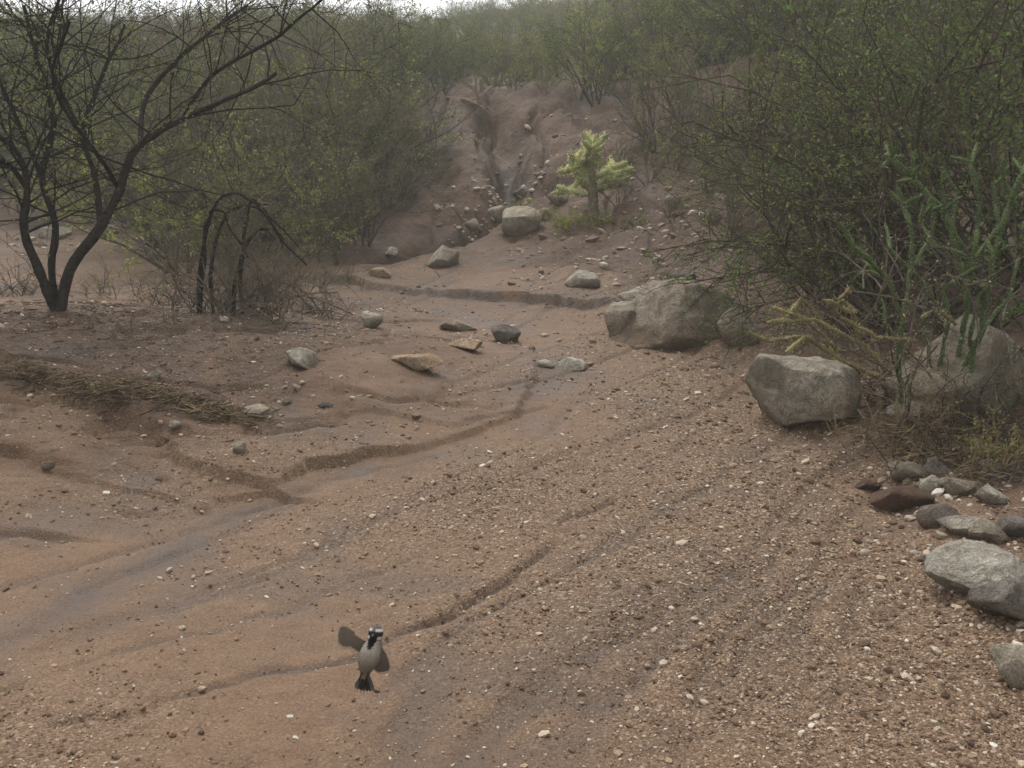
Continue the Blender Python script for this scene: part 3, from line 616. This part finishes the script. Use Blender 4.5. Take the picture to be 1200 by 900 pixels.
def prim(name,loc,scl,colr,rough=.4,kind='s'):
    bm=bmesh.new()
    if kind=='s': bmesh.ops.create_uvsphere(bm,u_segments=16,v_segments=10,radius=1)
    else: bmesh.ops.create_cone(bm,cap_ends=True,segments=12,radius1=1,radius2=.02,depth=2)
    me=bpy.data.meshes.new(name); bm.to_mesh(me); bm.free(); m,nt,o=NM(name+'_mat'); principled(G(nt),o,colr,rough); me.materials.append(m)
    me.polygons.foreach_set('use_smooth',[True]*len(me.polygons)); o=obj(name,me,loc,bird); o.scale=scl; return o
prim('eye_left',(.0015,-.0195,.0575),(.0017,.0017,.0017),(.01,.01,.01),.1); prim('eye_right',(.0195,-.0195,.0575),(.0017,.0017,.0017),(.01,.01,.01),.1)
bk=prim('beak',(.0095,-.0275,.0535),(.0032,.0032,.0062),(.05,.05,.055),.4,'c'); bk.rotation_euler=(math.radians(100),0,math.radians(-8))
def feathers(name,lst,mat):
    Vv=[];Ff=[];Cc=[];n=0
    for (p,d,L,w,nrm,c) in lst:
        p=np.array(p,float);d=np.array(d,float);d/=np.linalg.norm(d);nrm=np.array(nrm,float);s=np.cross(d,nrm);s/=np.linalg.norm(s);nn=np.cross(s,d)
        M_=7
        for i in range(M_):
            t=i/(M_-1); ww=w*(.35+.65*math.sin(min(1,t*1.6)*math.pi/2))*(1 if t<.75 else math.sqrt(max(0,1-((t-.75)/.26)**2)))
            q=p+d*L*t-nn*L*.12*t*t
            for k_,e in enumerate((-1,0,1)):
                Vv.append(q+s*ww*.5*e+nn*(.0006 if e==0 else 0)); f=1 if e else .6
                Cc.append((c[0]*f,c[1]*f,c[2]*f,1))
        for i in range(M_-1):
            for e in (0,1):
                a=n+i*3+e; Ff.append((a,a+1,a+4,a+3))
        n+=M_*3
    me=mesh_np(name,np.array(Vv),np.array(Ff),[mat]); ca=me.color_attributes.new('col','FLOAT_COLOR','POINT'); ca.data.foreach_set('color',np.array(Cc,np.float32).ravel()); return obj(name,me,parent=bird)
WM=vmat('bird_wing_feathers',.8,.11)
def wing(name,sh,wrist,tipdirs,rootdirs,L1,L2,c1,c2,sweeps):
    ls=[]
    for an_ in sweeps:
        ca2,sa2=math.cos(an_),math.sin(an_)
        rt=lambda v:np.array([v[0]*ca2-v[2]*sa2,v[1],v[0]*sa2+v[2]*ca2])
        s0=np.array(sh); w0=s0+rt(np.array(wrist)-s0)+np.array([0,an_*.01,0])
        for i in range(9):
            t=i/8; d=rt(np.array(tipdirs[0])*(1-t)+np.array(tipdirs[1])*t)
            ls.append((w0+np.array([0,-.0006*i,0]),d,L1*(1-.2*t)*R.uniform(.85,1.08),.0125,(0,-1,.15),tuple(v*(.85+.3*R.random()) for v in c1)))
        for i in range(8):
            t=i/7; p=s0+(w0-s0)*t; d=rt(np.array(rootdirs[0])*(1-t)+np.array(rootdirs[1])*t)
            ls.append((p+np.array([0,-.001-.0004*i,0]),d,L2,.011,(0,-1,.15),tuple(v*(.85+.3*R.random()) for v in c1)))
            ls.append((p+np.array([0,-.0025-.0004*i,.001]),d,L2*.5,.010,(0,-1,.15),c2))
    feathers(name,ls,WM)
wing('wing_left',(-.006,.004,.036),(-.032,.008,.042),((-1,.1,.2),(-.85,.1,-.65)),((-.35,.1,-1),(-.8,.1,-.7)),.038,.026,(.42,.35,.27),(.48,.41,.33),(-.28,-.18,-.08,.02,.12,.24))
wing('wing_right',(.018,.004,.036),(.025,.006,.018),((.25,.1,-1),(-.25,.15,-1)),((0,.1,-1),(.05,.1,-1)),.042,.036,(.34,.285,.22),(.44,.38,.31),(-.18,-.08,.02,.12,.24))
feathers('tail',[((-.005+.0008*i,.016,-.022),(-.48+.15*i,.1,-1),.036,.009,(0,-1,0),(.04,.033,.03) if 0<i<6 else (.13,.11,.09)) for i in range(7)],BM)
for nm,x0 in(('leg_left',-.006),('leg_right',.006)):
    b=B(); b.tube([[x0,-.004,-.018],[x0-.002,-.010,-.028],[x0-.002,-.004,-.040],[x0-.002,-.008,-.046]],[.003,.0015,.0009,.0008],6,0)
    for a in (-.5,0,.5): b.tube([[x0-.002,-.007,-.045],[x0-.002+a*.008,-.013,-.047],[x0-.002+a*.012,-.016,-.052]],[.0008,.0007,.0003],5,0)
    m=bark_mat('bird_leg',(.05,.04,.035)); obj(nm,b.build(nm,[m]),parent=bird)
# ---------------------------------------------------------------- light, mist
w=bpy.data.worlds.new('World'); sc.world=w; w.use_nodes=True; nt=w.node_tree; nt.nodes.clear(); g=G(nt)
EL,RO=math.radians(58),math.radians(-20)
sk=g.n('ShaderNodeTexSky',sky_type='NISHITA'); sk.sun_disc=False; sk.sun_elevation=EL; sk.sun_rotation=RO; sk.dust_density=3.0
hs=g.n('ShaderNodeHueSaturation'); hs.inputs['Saturation'].default_value=.06; hs.inputs['Value'].default_value=1.85; g.l(sk.outputs[0],hs.inputs['Color'])
bg=g.n('ShaderNodeBackground'); bg.inputs[1].default_value=.15; g.l(hs.outputs[0],bg.inputs[0]); wo=g.n('ShaderNodeOutputWorld'); g.l(bg.outputs[0],wo.inputs[0])
sl=bpy.data.lights.new('sun','SUN'); sl.energy=1.3; sl.angle=math.radians(20); sl.color=(1,.98,.9)
so=bpy.data.objects.new('sun',sl); sc.collection.objects.link(so)
sd_=Vector((math.sin(RO)*math.cos(EL),math.cos(RO)*math.cos(EL),math.sin(EL))); so.rotation_euler=sd_.to_track_quat('Z','Y').to_euler(); so.location=(0,0,20)
bm=bmesh.new(); bmesh.ops.create_cube(bm,size=1); me=bpy.data.meshes.new('mist'); bm.to_mesh(me); bm.free()
m,nt,o=NM('mist'); g=G(nt); vs=g.n('ShaderNodeVolumeScatter'); vs.inputs['Density'].default_value=.0046; vs.inputs['Color'].default_value=(.97,.99,.92,1); vs.inputs['Anisotropy'].default_value=.1; g.l(vs.outputs[0],o.inputs['Volume'])
me.materials.append(m); mo=obj('mist',me,(0,40,5)); mo.scale=(160,120,18)
sc.view_settings.view_transform='Standard'; sc.view_settings.look='None'; sc.view_settings.exposure=0
cm=bpy.data.cameras.new('camera'); co=bpy.data.objects.new('camera',cm); sc.collection.objects.link(co); sc.camera=co
cm.sensor_width=36; cm.lens=36*F/1200; cm.clip_end=600; cm.clip_start=.05
co.location=(0,0,CAMZ); co.rotation_euler=(math.radians(90)-PIT,0,0)
